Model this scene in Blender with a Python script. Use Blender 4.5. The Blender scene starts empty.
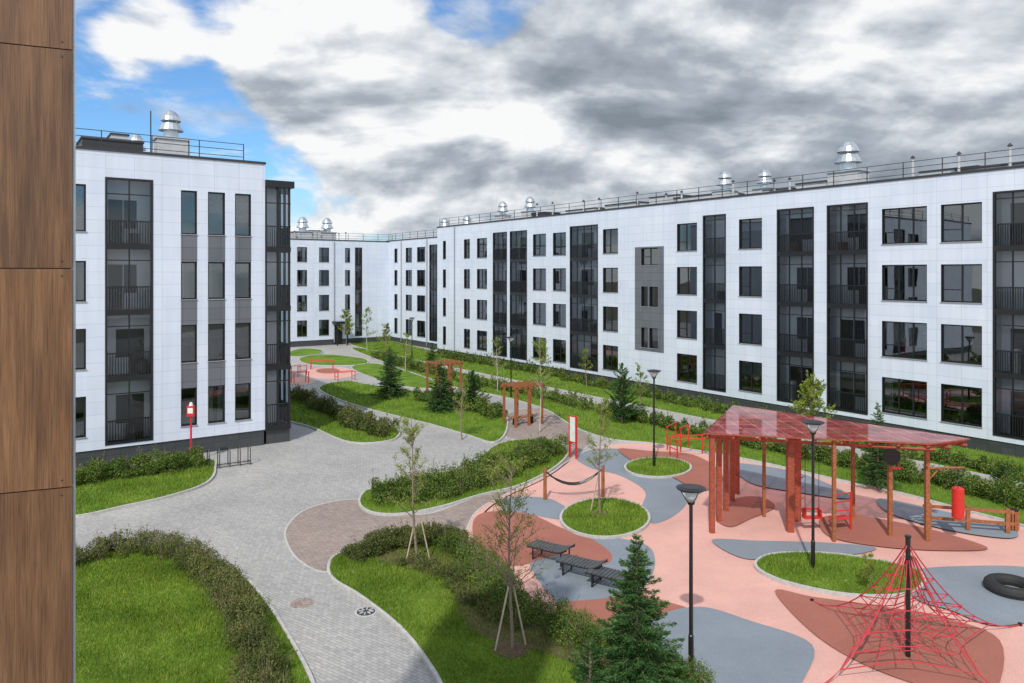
import bpy, bmesh, math, random
import numpy as np
from mathutils import Vector, Matrix
from mathutils.geometry import tessellate_polygon
random.seed(7); rng = np.random.default_rng(7)
scene = bpy.context.scene
F=740.0; EYE=8.9; V0=274.0
def gp(u,v,z=0.0):
    """survey: ground-plan position read from the photo"""
    Y=F*(EYE-z)/(v-V0); return ((u-512)/F*Y, Y)

# ------------------------------------------------------------ materials
def nmat(name):
    m=bpy.data.materials.new(name); m.use_nodes=True
    nt=m.node_tree; b=nt.nodes['Principled BSDF']; return m,nt,b
def mat(name,col,rough=0.6,metal=0.0,var=0.12,scale=6.0,bump=0.0,spec=0.5):
    m,nt,b=nmat(name)
    b.inputs['Roughness'].default_value=rough; b.inputs['Metallic'].default_value=metal
    b.inputs['Specular IOR Level'].default_value=spec
    tc=nt.nodes.new('ShaderNodeTexCoord'); n=nt.nodes.new('ShaderNodeTexNoise')
    n.inputs['Scale'].default_value=scale; n.inputs['Detail'].default_value=5
    nt.links.new(tc.outputs['Object'],n.inputs['Vector'])
    r=nt.nodes.new('ShaderNodeValToRGB')
    r.color_ramp.elements[0].position=.3; r.color_ramp.elements[1].position=.7
    r.color_ramp.elements[0].color=[c*(1-var) for c in col]+[1]
    r.color_ramp.elements[1].color=[min(1,c*(1+var)) for c in col]+[1]
    nt.links.new(n.outputs['Fac'],r.inputs['Fac']); nt.links.new(r.outputs['Color'],b.inputs['Base Color'])
    if bump>0:
        bp=nt.nodes.new('ShaderNodeBump'); bp.inputs['Strength'].default_value=bump; bp.inputs['Distance'].default_value=.02
        nt.links.new(n.outputs['Fac'],bp.inputs['Height']); nt.links.new(bp.outputs['Normal'],b.inputs['Normal'])
    return m
def mixnode(nt,a,b_,fac,mode='MIX'):
    x=nt.nodes.new('ShaderNodeMix'); x.data_type='RGBA'; x.blend_type=mode
    for s,val in ((x.inputs[0],fac),(x.inputs[6],a),(x.inputs[7],b_)):
        if hasattr(val,'is_output'): nt.links.new(val,s)
        elif isinstance(val,(int,float)): s.default_value=val
        else: s.default_value=list(val)+[1]
    return x.outputs[2]
def noise(nt,vec,scale,detail=5,rough=.55):
    n=nt.nodes.new('ShaderNodeTexNoise'); n.inputs['Scale'].default_value=scale
    n.inputs['Detail'].default_value=detail; n.inputs['Roughness'].default_value=rough
    nt.links.new(vec,n.inputs['Vector']); return n.outputs['Fac']
def ramp(nt,fac,stops):
    r=nt.nodes.new('ShaderNodeValToRGB'); e=r.color_ramp.elements
    e[0].position,e[0].color=stops[0][0],list(stops[0][1])+[1]
    e[1].position,e[1].color=stops[-1][0],list(stops[-1][1])+[1]
    for p,c in stops[1:-1]:
        k=e.new(p); k.color=list(c)+[1]
    nt.links.new(fac,r.inputs['Fac']); return r.outputs['Color']
def tex(nt,kind='Object',sc=(1,1,1),rot=(0,0,0)):
    tc=nt.nodes.new('ShaderNodeTexCoord'); mp=nt.nodes.new('ShaderNodeMapping')
    mp.inputs['Scale'].default_value=sc; mp.inputs['Rotation'].default_value=rot
    nt.links.new(tc.outputs[kind],mp.inputs['Vector']); return mp.outputs['Vector']
def brick(nt,vec,c1,c2,mort,w,h,ms,offset=.5,bias=0):
    b=nt.nodes.new('ShaderNodeTexBrick'); b.offset=offset; b.squash=1
    b.inputs['Color1'].default_value=list(c1)+[1]; b.inputs['Color2'].default_value=list(c2)+[1]
    b.inputs['Mortar'].default_value=list(mort)+[1]; b.inputs['Scale'].default_value=1
    b.inputs['Mortar Size'].default_value=ms; b.inputs['Brick Width'].default_value=w; b.inputs['Row Height'].default_value=h
    b.inputs['Mortar Smooth'].default_value=.1; b.inputs['Bias'].default_value=bias
    nt.links.new(vec,b.inputs['Vector']); return b
def bumpit(nt,bs,h,st,dist=.01):
    bp=nt.nodes.new('ShaderNodeBump'); bp.inputs['Strength'].default_value=st; bp.inputs['Distance'].default_value=dist
    nt.links.new(h,bp.inputs['Height']); nt.links.new(bp.outputs['Normal'],bs.inputs['Normal'])

def facade_mat(name,c1,c2,mort,w=.9,h=.6,ms=.009):
    m,nt,b=nmat(name); v=tex(nt,'UV')
    br=brick(nt,v,c1,c2,mort,w,h,ms,0)
    n=noise(nt,v,.35,4)
    col=mixnode(nt,br.outputs['Color'],ramp(nt,n,[(.3,(.90,.92,.95)),(.7,(1,1,1))]),1.0,'MULTIPLY')
    v2=tex(nt,'UV',(2.5,.15,1)); n2=noise(nt,v2,1.2,5)
    col=mixnode(nt,col,ramp(nt,n2,[(.35,(.94,.94,.94)),(.6,(1,1,1))]),1.0,'MULTIPLY')
    nt.links.new(col,b.inputs['Base Color']); b.inputs['Roughness'].default_value=.4
    bumpit(nt,b,br.outputs['Fac'],-.4,.01); return m
M={}
M['white']=facade_mat('white_tile_cladding',(.72,.775,.88),(.675,.735,.845),(.46,.50,.57),1.2,.6,.007)
M['grey']=facade_mat('grey_tile_cladding',(.16,.17,.19),(.135,.145,.16),(.06,.06,.07))
M['plinth']=facade_mat('plinth_stone',(.07,.075,.08),(.055,.06,.065),(.03,.03,.03),.6,.45)
M['frame']=mat('dark_window_frame',(.012,.013,.015),.4)
M['slab']=mat('balcony_slab',(.07,.072,.076),.6)
M['sill']=mat('metal_sill',(.30,.31,.33),.5)
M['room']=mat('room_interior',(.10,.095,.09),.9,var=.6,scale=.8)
M['balwall']=mat('balcony_backwall',(.8,.81,.84),.8,scale=1,var=.06)
M['curtain']=mat('curtain',(.8,.78,.75),.9,var=.2,scale=9)
M['metal']=mat('galvanised_steel',(.55,.60,.64),.35,.85,scale=3)
M['ventwhite']=mat('vent_white',(.5,.52,.54),.6,scale=2)
M['darkmetal']=mat('dark_roof_metal',(.05,.052,.056),.5,.3)
M['black']=mat('black_powder_coat',(.014,.014,.015),.38)
M['red']=mat('red_paint',(.60,.03,.022),.4,var=.1)
M['redwood']=mat('red_brown_wood',(.32,.07,.035),.55,var=.3,scale=12,bump=.2)
M['brownwood']=mat('brown_wood',(.31,.11,.042),.6,var=.3,scale=12,bump=.2)
M['whitep']=mat('white_paint',(.75,.75,.74),.5)
M['concrete']=mat('kerb_concrete',(.46,.455,.44),.85,var=.15,scale=8,bump=.3)
M['rope']=mat('red_rope',(.48,.045,.06),.8,scale=40)
M['rubber']=mat('black_rubber',(.02,.02,.021),.7,scale=20,bump=.3)
M['stake']=mat('stake_wood',(.5,.42,.32),.8,var=.2,scale=10)
M['soil']=mat('bark_mulch',(.11,.07,.048),.95,var=.5,scale=25,bump=.8)
M['lantern']=mat('lantern_glass',(.6,.62,.62),.25,var=.05)
M['slat']=mat('grey_slats',(.08,.085,.09),.6,var=.2)
def glass_mat(name,tint,ior):
    m,nt,b=nmat(name); out=nt.nodes['Material Output']; nt.nodes.remove(b)
    tr=nt.nodes.new('ShaderNodeBsdfTransparent'); tr.inputs[0].default_value=tint
    gl=nt.nodes.new('ShaderNodeBsdfGlossy'); gl.inputs['Roughness'].default_value=.01; gl.inputs[0].default_value=(.88,.95,1,1)
    fr=nt.nodes.new('ShaderNodeFresnel'); fr.inputs['IOR'].default_value=ior
    v=tex(nt,'Object'); n=noise(nt,v,.8,0)
    bp=nt.nodes.new('ShaderNodeBump'); bp.inputs['Strength'].default_value=.06; bp.inputs['Distance'].default_value=.04
    nt.links.new(n,bp.inputs['Height']); nt.links.new(bp.outputs['Normal'],gl.inputs['Normal'])
    mx=nt.nodes.new('ShaderNodeMixShader'); nt.links.new(fr.outputs[0],mx.inputs[0])
    nt.links.new(tr.outputs[0],mx.inputs[1]); nt.links.new(gl.outputs[0],mx.inputs[2]); nt.links.new(mx.outputs[0],out.inputs[0])
    return m
M['glass']=glass_mat('window_glass',(.5,.56,.6,1),2.5)
M['bglass']=glass_mat('balcony_glass',(.88,.92,.94,1),1.65)
def paver(name,c1,c2,mort,w,h,rot=.0):
    m,nt,b=nmat(name); v=tex(nt,'Object',(1,1,1),(0,0,rot))
    br=brick(nt,v,c1,c2,mort,w,h,.006,.5)
    n=noise(nt,v,.3,7); n3=noise(nt,v,9,3)
    col=mixnode(nt,br.outputs['Color'],ramp(nt,n,[(.3,(.80,.80,.81)),(.7,(1.06,1.05,1.03))]),1,'MULTIPLY')
    col=mixnode(nt,col,ramp(nt,n3,[(.3,(.86,.86,.86)),(.7,(1.1,1.1,1.1))]),1,'MULTIPLY')
    nt.links.new(col,b.inputs['Base Color']); b.inputs['Roughness'].default_value=.85
    bumpit(nt,b,br.outputs['Fac'],-.5,.006); return m
M['paver']=paver('light_grey_pavers',(.45,.445,.435),(.36,.355,.35),(.22,.22,.215),.2,.1,.6)
M['taupe']=paver('taupe_pavers',(.39,.315,.28),(.30,.24,.215),(.17,.14,.125),.2,.1,.3)
def epdm(name,col):
    m,nt,b=nmat(name); v=tex(nt,'Object')
    n=noise(nt,v,60,2,.7); n2=noise(nt,v,.5,7,.6)
    c=ramp(nt,n,[(.3,[x*.76 for x in col]),(.7,[min(1,x*1.2) for x in col])])
    c=mixnode(nt,c,ramp(nt,n2,[(.3,(.84,.85,.86)),(.7,(1.05,1.05,1.05))]),1,'MULTIPLY')
    nt.links.new(c,b.inputs['Base Color']); b.inputs['Roughness'].default_value=.9; b.inputs['Specular IOR Level'].default_value=.2
    bumpit(nt,b,n,.3,.004); return m
M['pink']=epdm('salmon_rubber',(.70,.40,.345)); M['terra']=epdm('terracotta_rubber',(.37,.145,.11)); M['rgrey']=epdm('grey_rubber',(.235,.27,.31))
def lawn(name='lawn_grass',cs=((.08,.155,.018),(.135,.24,.028),(.20,.29,.05))):
    m,nt,b=nmat(name); v=tex(nt,'Object')
    n=noise(nt,v,.6,7,.65); n2=noise(nt,v,30,4,.7)
    c=ramp(nt,n,[(.3,cs[0]),(.5,cs[1]),(.7,cs[2])])
    c=mixnode(nt,c,ramp(nt,n2,[(.3,(.6,.6,.6)),(.7,(1.2,1.2,1.2))]),1,'MULTIPLY')
    nt.links.new(c,b.inputs['Base Color']); b.inputs['Roughness'].default_value=.95; b.inputs['Specular IOR Level'].default_value=.1
    bumpit(nt,b,n2,.9,.03); return m
M['lawn']=lawn(); M['field']=lawn('outer_ground',((.12,.13,.09),(.17,.17,.13),(.2,.2,.17)))
def leafmat(name,stops,trans=.3,ns=1.1,lo=(.62,.68,.62),hi=(1.25,1.18,1.1)):
    m,nt,b=nmat(name); out=nt.nodes['Material Output']; nt.nodes.remove(b)
    b=nt.nodes.new('ShaderNodeBsdfDiffuse')
    g=nt.nodes.new('ShaderNodeNewGeometry'); c=ramp(nt,g.outputs['Random Per Island'],stops)
    v=tex(nt,'Object'); n=noise(nt,v,ns,3)
    c=mixnode(nt,c,ramp(nt,n,[(.35,lo),(.65,hi)]),1,'MULTIPLY')
    nt.links.new(c,b.inputs[0])
    if trans>0:
        t=nt.nodes.new('ShaderNodeBsdfTranslucent'); nt.links.new(c,t.inputs[0])
        mx=nt.nodes.new('ShaderNodeMixShader'); mx.inputs[0].default_value=trans
        nt.links.new(b.outputs[0],mx.inputs[1]); nt.links.new(t.outputs[0],mx.inputs[2]); nt.links.new(mx.outputs[0],out.inputs[0])
    else: nt.links.new(b.outputs[0],out.inputs[0])
    return m
M['blade']=leafmat('grass_blades',[(0,(.085,.16,.018)),(.5,(.15,.255,.028)),(.9,(.25,.34,.06)),(1,(.38,.36,.16))],0,.7,(.68,.72,.68),(1.22,1.15,1.1))
M['shrub']=leafmat('shrub_leaves',[(0,(.05,.09,.022)),(.5,(.095,.165,.035)),(.85,(.16,.24,.05)),(1,(.22,.19,.08))],0)
M['shrub2']=leafmat('dry_shrub_leaves',[(0,(.06,.085,.028)),(.5,(.11,.15,.045)),(.85,(.17,.20,.065)),(1,(.21,.12,.075))],0)
M['birch']=leafmat('young_tree_leaves',[(0,(.15,.24,.03)),(.6,(.27,.37,.055)),(1,(.40,.41,.13))],.35)
M['needle']=leafmat('conifer_needles',[(0,(.025,.07,.027)),(.6,(.055,.135,.045)),(1,(.13,.24,.065))],0)
M['bark']=mat('tree_bark',(.24,.18,.135),.9,var=.3,scale=20,bump=.5)
M['barkb']=mat('birch_bark',(.45,.41,.36),.85,var=.4,scale=14,bump=.3)
def woodpanel():
    m,nt,b=nmat('wood_grain_cladding'); 
    oi=nt.nodes.new('ShaderNodeNewGeometry')
    tc=nt.nodes.new('ShaderNodeTexCoord'); off=nt.nodes.new('ShaderNodeCombineXYZ')
    mu=nt.nodes.new('ShaderNodeMath'); mu.operation='MULTIPLY'; mu.inputs[1].default_value=37; nt.links.new(oi.outputs['Random Per Island'],mu.inputs[0])
    nt.links.new(mu.outputs[0],off.inputs[0]); nt.links.new(mu.outputs[0],off.inputs[2])
    ad=nt.nodes.new('ShaderNodeVectorMath'); ad.operation='ADD'; nt.links.new(tc.outputs['Object'],ad.inputs[0]); nt.links.new(off.outputs[0],ad.inputs[1])
    def mp(sc):
        x=nt.nodes.new('ShaderNodeMapping'); x.inputs['Scale'].default_value=sc; nt.links.new(ad.outputs[0],x.inputs['Vector']); return x.outputs[0]
    n=noise(nt,mp((1,1,.06)),20,9,.68); n2=noise(nt,mp((1,1,.3)),3.5,5); n3=noise(nt,mp((1,1,.02)),170,4,.7)
    c=ramp(nt,n,[(.25,(.08,.035,.015)),(.45,(.16,.078,.034)),(.58,(.215,.11,.05)),(.78,(.31,.17,.085))])
    c=mixnode(nt,c,ramp(nt,n2,[(.3,(.68,.66,.64)),(.7,(1.18,1.18,1.18))]),1,'MULTIPLY')
    c=mixnode(nt,c,ramp(nt,n3,[(.35,(.58,.56,.54)),(.55,(1.06,1.06,1.06))]),1,'MULTIPLY')
    c=mixnode(nt,c,ramp(nt,oi.outputs['Random Per Island'],[(0,(.8,.8,.82)),(1,(1.12,1.1,1.06))]),1,'MULTIPLY')
    nt.links.new(c,b.inputs['Base Color']); b.inputs['Roughness'].default_value=.5; bumpit(nt,b,n3,.12,.002); return m
M['wood']=woodpanel()
def roofred():
    m,nt,b=nmat('red_polycarbonate_roof'); v=tex(nt,'Object')
    br=brick(nt,v,(.52,.13,.13),(.40,.08,.085),(.66,.38,.36),.62,.62,.02,0)  # pale grid lines put the roof's reflections into its colour
    n=noise(nt,v,1.4,5)
    c=mixnode(nt,br.outputs['Color'],ramp(nt,n,[(.42,(.7,.66,.66)),(.62,(1.25,1.3,1.3))]),1,'MULTIPLY')
    nt.links.new(c,b.inputs['Base Color']); b.inputs['Roughness'].default_value=.05; b.inputs['Specular IOR Level'].default_value=1.0
    t=nt.nodes.new('ShaderNodeBsdfTransparent'); t.inputs[0].default_value=(.95,.42,.42,1)
    mx=nt.nodes.new('ShaderNodeMixShader'); mx.inputs[0].default_value=.32; out=nt.nodes['Material Output']
    nt.links.new(b.outputs[0],mx.inputs[1]); nt.links.new(t.outputs[0],mx.inputs[2]); nt.links.new(mx.outputs[0],out.inputs[0])
    return m
M['roofred']=roofred()

# ------------------------------------------------------------ mesh builder
class MB:
    def __init__(s): s.v=[];s.f=[];s.m=[];s.uv=[];s.mats=[]
    def mi(s,k):
        if k not in s.mats: s.mats.append(k)
        return s.mats.index(k)
    def quad(s,pts,k,uv=None):
        i=len(s.v); s.v+= [tuple(p) for p in pts]; s.f.append(tuple(range(i,i+len(pts)))); s.m.append(s.mi(k))
        s.uv+= uv if uv else [(0,0)]*len(pts)
    def box(s,x0,x1,y0,y1,z0,z1,k):
        i=len(s.v); s.v+=[(x0,y0,z0),(x1,y0,z0),(x1,y1,z0),(x0,y1,z0),(x0,y0,z1),(x1,y0,z1),(x1,y1,z1),(x0,y1,z1)]
        P=s.v[i:i+8]; m=s.mi(k)
        for q,f in enumerate(((0,1,5,4),(1,2,6,5),(2,3,7,6),(3,0,4,7),(4,5,6,7),(3,2,1,0))):
            s.f.append(tuple(i+j for j in f)); s.m.append(m)
            ax=((0,2),(1,2),(0,2),(1,2),(0,1),(0,1))[q]
            s.uv+=[(P[j][ax[0]],P[j][ax[1]]) for j in f]
    def tube(s,pts,rad,k,n=6,cap=True):
        pts=[Vector(p) for p in pts]
        if not hasattr(rad,'__len__'): rad=[rad]*len(pts)
        base=len(s.v); mi=s.mi(k)
        for i,p in enumerate(pts):
            d=(pts[min(i+1,len(pts)-1)]-pts[max(i-1,0)])
            if d.length<1e-9: d=Vector((0,0,1))
            d.normalize()
            a=Vector((1,0,0)) if abs(d.x)<.8 else Vector((0,1,0))
            a=(a-d*a.dot(d)).normalized(); b=d.cross(a)
            for j in range(n):
                t=2*math.pi*j/n; s.v.append(tuple(p+(a*math.cos(t)+b*math.sin(t))*rad[i]))
        for i in range(len(pts)-1):
            for j in range(n):
                q=base+i*n+j; w=base+i*n+(j+1)%n
                s.f.append((q,w,w+n,q+n)); s.m.append(mi); s.uv+=[(0,0)]*4
        if cap:
            s.f.append(tuple(base+j for j in range(n))[::-1]); s.m.append(mi); s.uv+=[(0,0)]*n
            e=base+(len(pts)-1)*n; s.f.append(tuple(e+j for j in range(n))); s.m.append(mi); s.uv+=[(0,0)]*n
    def obj(s,name,parent=None,smooth=False,loc=None,rotz=0):
        me=bpy.data.meshes.new(name); me.from_pydata(s.v,[],s.f)
        for k in s.mats: me.materials.append(M[k])
        me.polygons.foreach_set('material_index',s.m)
        ul=me.uv_layers.new(name='UVMap'); ul.data.foreach_set('uv',np.array(s.uv,dtype=np.float32).ravel())
        if smooth: me.polygons.foreach_set('use_smooth',[True]*len(s.f))
        me.update(); o=bpy.data.objects.new(name,me); scene.collection.objects.link(o)
        if parent: o.parent=parent
        if loc is not None: o.location=(loc[0],loc[1],loc[2] if len(loc)>2 else 0)
        o.rotation_euler[2]=rotz
        return o
def empty(name,x=0,y=0,z=0,rz=0):
    e=bpy.data.objects.new(name,None); scene.collection.objects.link(e); e.location=(x,y,z); e.rotation_euler[2]=rz; e.empty_display_size=.3; return e
def leafmesh(C,size,k,name,parent=None,aspect=.55,dirs=None,loc=None,jit=.35):
    """diamond leaf faces at centres C (N,3)"""
    N=len(C); a=rng.normal(size=(N,3)) if dirs is None else dirs+rng.normal(size=(N,3))*jit
    a/=np.linalg.norm(a,axis=1)[:,None]+1e-9
    b=rng.normal(size=(N,3)); b-=a*(a*b).sum(1)[:,None]; b/=np.linalg.norm(b,axis=1)[:,None]+1e-9
    sz=(size*rng.uniform(.6,1.3,N))[:,None]
    V=np.stack([C-a*sz*.5,C+b*sz*aspect*.5,C+a*sz*.5,C-b*sz*aspect*.5],1).reshape(-1,3)
    me=bpy.data.meshes.new(name); me.vertices.add(4*N); me.vertices.foreach_set('co',V.astype(np.float32).ravel())
    me.loops.add(4*N); me.loops.foreach_set('vertex_index',np.arange(4*N,dtype=np.int32))
    me.polygons.add(N); me.polygons.foreach_set('loop_start',np.arange(0,4*N,4,dtype=np.int32)); me.polygons.foreach_set('loop_total',np.full(N,4,dtype=np.int32))
    me.materials.append(M[k]); me.update(calc_edges=True)
    o=bpy.data.objects.new(name,me); scene.collection.objects.link(o)
    if parent: o.parent=parent
    if loc is not None: o.location=loc
    return o

# ------------------------------------------------------------ ground sheets
def smooth_closed(P,n=6):
    P=[Vector(p) for p in P]; out=[]
    N=len(P)
    for i in range(N):
        a,b,c,d=P[i-1],P[i],P[(i+1)%N],P[(i+2)%N]
        for j in range(n):
            t=j/n; out.append(.5*((2*b)+(c-a)*t+(2*a-5*b+4*c-d)*t*t+(3*b-a-3*c+d)*t**3))
    return out
def smooth_open(P,n=8):
    P=[Vector(p) for p in P]; out=[]
    Q=[P[0]*2-P[1]]+P+[P[-1]*2-P[-2]]
    for i in range(1,len(Q)-2):
        a,b,c,d=Q[i-1],Q[i],Q[i+1],Q[i+2]
        for j in range(n):
            t=j/n; out.append(.5*((2*b)+(c-a)*t+(2*a-5*b+4*c-d)*t*t+(3*b-a-3*c+d)*t**3))
    out.append(P[-1]); return out
def sheet(name,pts,z,k):
    tri=tessellate_polygon([[Vector((p[0],p[1],0)) for p in pts]])
    me=bpy.data.meshes.new(name); 
    f=[]
    for t in tri:
        a,b,c=[pts[i] for i in t]
        cr=(b[0]-a[0])*(c[1]-a[1])-(b[1]-a[1])*(c[0]-a[0])
        f.append(t if cr>0 else t[::-1])
    me.from_pydata([(p[0],p[1],z) for p in pts],[],f); me.materials.append(M[k]); me.update()
    o=bpy.data.objects.new(name,me); scene.collection.objects.link(o); return o
def area2(P): return sum(P[i-1][0]*P[i][1]-P[i][0]*P[i-1][1] for i in range(len(P)))
def kerb(name,P,z0,z1,w=.09,parent=None):
    mb=MB(); s=1 if area2(P)>0 else -1; N=len(P); off=[]
    for i in range(N):
        d=(Vector(P[(i+1)%N])-Vector(P[i-1])); d.normalize(); n=Vector((d[1],-d[0]))*s; off.append(Vector(P[i])+n*w)
    for i in range(N):
        j=(i+1)%N; a,b,c,d=P[i],P[j],off[j],off[i]
        mb.quad([(a[0],a[1],z1),(d[0],d[1],z1),(c[0],c[1],z1),(b[0],b[1],z1)],'concrete')
        mb.quad([(d[0],d[1],z0),(c[0],c[1],z0),(c[0],c[1],z1),(d[0],d[1],z1)],'concrete')
        mb.quad([(a[0],a[1],z0),(b[0],b[1],z0),(b[0],b[1],z1),(a[0],a[1],z1)],'concrete')
    o=mb.obj(name,parent); return o
def inside(P,X,Y):
    r=np.zeros(len(X),bool); n=len(P)
    for i in range(n):
        x1,y1=P[i-1][0],P[i-1][1]; x2,y2=P[i][0],P[i][1]
        if y1==y2: continue
        c=((y1>Y)!=(y2>Y)); xi=(x2-x1)*(Y-y1)/(y2-y1)+x1
        r^= c&(X<xi)
    return r
def px(L): return [gp(u,v) for u,v in L]
g=MB(); g.quad([(-700,-60,-.03),(700,-60,-.03),(700,1300,-.03),(-700,1300,-.03)],'field'); g.obj('ground')
sheet('pavement',[(-60,-20),(60,-20),(60,60),(20,130),(-80,130)],0,'paver')

def lawnarea(L,name='lawn',z=.07,dens=None,world=None,kerbs=True,blades=True):
    P=smooth_closed(world if world else px(L))
    sheet(name,P,z,'lawn')
    if kerbs: kerb('kerb',P,-.01,z+.025)
    if not blades: return P
    A=np.array([[p[0],p[1]] for p in P]); mn=A.min(0); mx=A.max(0)
    d=dens or 500
    n=int(min((mx-mn).prod()*d,220000)); X=rng.uniform(mn[0],mx[0],n); Y=rng.uniform(mn[1],mx[1],n)
    keep=inside(P,X,Y)&(np.abs(X)<Y*.75+2)&(Y>14); X=X[keep];Y=Y[keep]; n=len(X)
    if n==0: return P
    lump=np.sin(X*1.3+Y*.7)*np.sin(Y*1.9-X*.4)*.3+np.sin(X*5.1)*np.sin(Y*4.3+X)*.2+1
    h=rng.uniform(.04,.11,n)*lump*np.clip(Y/22,.9,1.6); w=.006*np.clip(Y/16,1,4)
    an=rng.uniform(0,6.28,n); lx=rng.normal(0,.03,n); ly=rng.normal(0,.03,n)
    V=np.zeros((n,3,3)); V[:,0]=np.stack([X-np.cos(an)*w,Y-np.sin(an)*w,np.full(n,z)],1)
    V[:,1]=np.stack([X+np.cos(an)*w,Y+np.sin(an)*w,np.full(n,z)],1); V[:,2]=np.stack([X+lx,Y+ly,z+h],1)
    me=bpy.data.meshes.new('grass'); me.vertices.add(3*n); me.vertices.foreach_set('co',V.astype(np.float32).ravel())
    me.loops.add(3*n); me.loops.foreach_set('vertex_index',np.arange(3*n,dtype=np.int32)); me.polygons.add(n)
    me.polygons.foreach_set('loop_start',np.arange(0,3*n,3,dtype=np.int32)); me.polygons.foreach_set('loop_total',np.full(n,3,dtype=np.int32))
    me.materials.append(M['blade']); me.update(calc_edges=True)
    o=bpy.data.objects.new('grass',me); scene.collection.objects.link(o)
    return P

# lawns
lawnarea([(60,476),(120,470),(205,461),(214,470),(207,483),(180,494),(130,506),(60,516)],dens=350)
lawnarea([(40,590),(84,562),(110,553),(150,549),(192,554),(232,572),(262,601),(290,645),(312,690),(330,760),(200,800),(40,760)],dens=1700)
C=[(330,570),(338,557),(375,545),(425,537),(462,541),(474,556),(486,577),(512,601),(556,624),(615,645),(680,672),(710,700),(700,790),(500,800),(452,705),(432,668),(402,630),(362,598),(336,582)]
lawnarea(C,dens=1400)
lawnarea([(361,506),(364,495),(378,489),(424,478),(468,468),(498,446),(524,441),(552,442),(567,453),(553,469),(520,486),(480,496),(440,508),(402,515),(374,514)],dens=300)
lawnarea([(320,388),(345,382),(372,386),(420,393),(470,401),(502,412),(506,430),(494,443),(468,436),(430,425),(370,410),(334,398)],dens=60)
lawnarea([(280,402),(300,394),(330,408),(375,422),(397,431),(391,441),(350,443),(312,428),(280,418)],dens=120)
lawnarea([(291,352),(306,349),(322,351),(316,355),(291,357)],blades=False)
lawnarea([(300,359),(325,355),(362,359),(366,364),(345,366),(310,365)],blades=False)
lawnarea([(372,378),(352,368),(372,364),(400,370),(432,380),(440,388),(410,388)],blades=False)
d1=Vector((-.5768,.8169)); d2=Vector((.8169,.5768)); PR=Vector((24.5,35.4)); 
def onR(t,off): p=PR+d1*t-d2*off; return (p.x,p.y)
lawnarea(None,world=[onR(-14,-.5),onR(5,-.5),onR(25,-.5),onR(45,-.5),onR(56,-.5),onR(74,-2.5),onR(74,3),onR(56,4.5),onR(45,4.6),onR(25,4.8),onR(5,4.6),onR(-14,4.4)],dens=60)
lawnarea([(352,349),(380,352),(420,362),(450,371),(500,382),(545,392),(588,404),(640,417),(700,431),(770,446),(850,462),(930,479),(1024,500),(1130,524),(1130,560),(1024,527),(960,510),(900,494),(830,479),(760,463),(700,452),(650,444),(610,440),(575,428),(545,410),(505,398),(455,388),(425,378),(390,365)],dens=80)
taupe=[(287,540),(289,525),(308,509),(345,500),(372,502),(420,515),(470,500),(520,482),(548,468),(556,452),(538,440),(508,438),(500,422),(515,411),(545,409),(572,424),(590,440),(572,458),(545,478),(500,500),(478,520),(470,545),(440,550),(380,560),(330,572),(300,560)]
P=smooth_closed(px(taupe)); sheet('pavement',P,.005,'taupe'); kerb('kerb',P,-.01,.012,.07)
play=[(468,545),(470,524),(482,508),(510,493),(548,475),(568,462),(590,450),(622,444),(660,445),(700,453),(760,464),(830,480),(900,495),(960,511),(1024,528),(1130,556),(1300,600),(1300,800),(720,800),(712,700),(680,670),(615,644),(556,623),(512,600),(486,576)]
PP=smooth_closed(px(play)); sheet('playground_surface',PP,.012,'pink'); kerb('kerb',PP,-.01,.022,.07)
patches=[('rgrey',[(575,456),(600,449),(640,452),(672,470),(690,488),(682,510),(655,524),(640,512),(645,492),(620,476),(590,468)]),
('rgrey',[(500,500),(520,497),(552,500),(575,516),(560,520),(530,515),(506,512)]),
('rgrey',[(520,540),(560,548),(600,538),(645,545),(655,565),(640,590),(600,600),(566,606),(545,590),(530,566)]),
('terra',[(474,520),(492,512),(530,515),(560,528),(592,540),(612,556),(600,566),(560,556),(520,566),(496,562),(476,545)]),
('terra',[(560,606),(600,600),(640,596),(668,603),(690,612),(670,628),(630,625),(596,628)]),
('rgrey',[(655,618),(700,608),(750,622),(812,646),(800,690),(790,740),(720,740),(700,680),(650,655),(628,640)]),
('terra',[(775,592),(812,598),(870,606),(940,618),(1000,642),(990,700),(930,690),(860,664),(810,632)]),
('rgrey',[(712,541),(760,542),(830,544),(876,549),(850,556),(790,556),(745,560)]),
('terra',[(716,518),(735,500),(760,498),(775,508),(750,520),(730,528)]),
('terra',[(820,520),(850,516),(900,524),(950,536),(988,550),(940,552),(880,548),(830,538)]),
('terra',[(618,450),(650,452),(690,455),(716,468),(722,482),(700,492),(672,478),(640,466)]),
('rgrey',[(905,575),(960,568),(1040,572),(1060,610),(1000,628),(950,612),(915,600)]),
('rgrey',[(735,465),(790,472),(830,486),(850,500),(800,494),(750,484)]),
('rgrey',[(880,500),(940,512),(1010,530),(1010,540),(950,532),(890,515)])]
for i,(k,L) in enumerate(patches):
    sheet('playground_surface',smooth_closed(px(L)),.017+.004*i,k)
def ell(cu,cv,ru,rv,n=14,sk=0): return [(cu+ru*math.cos(a)+sk*math.sin(a),cv+rv*math.sin(a)) for a in [2*math.pi*i/n for i in range(n)]]
lawnarea(ell(605,520,43,19),z=.09,dens=700)
lawnarea(ell(658,469,32,9.5),z=.09,dens=250)
lawnarea([(757,566),(775,557),(820,556),(870,562),(915,573),(921,587),(900,597),(850,597),(800,588),(768,577)],z=.09,dens=900)
for L in (ell(330,373,26,6),ell(300,381,14,4)):
    P=smooth_closed(px(L)); sheet('playground_surface',P,.012,'pink'); kerb('kerb',P,-.01,.022,.07)
P=smooth_closed(px(ell(328,371,12,2.6))); sheet('playground_surface',P,.02,'terra')
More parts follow.
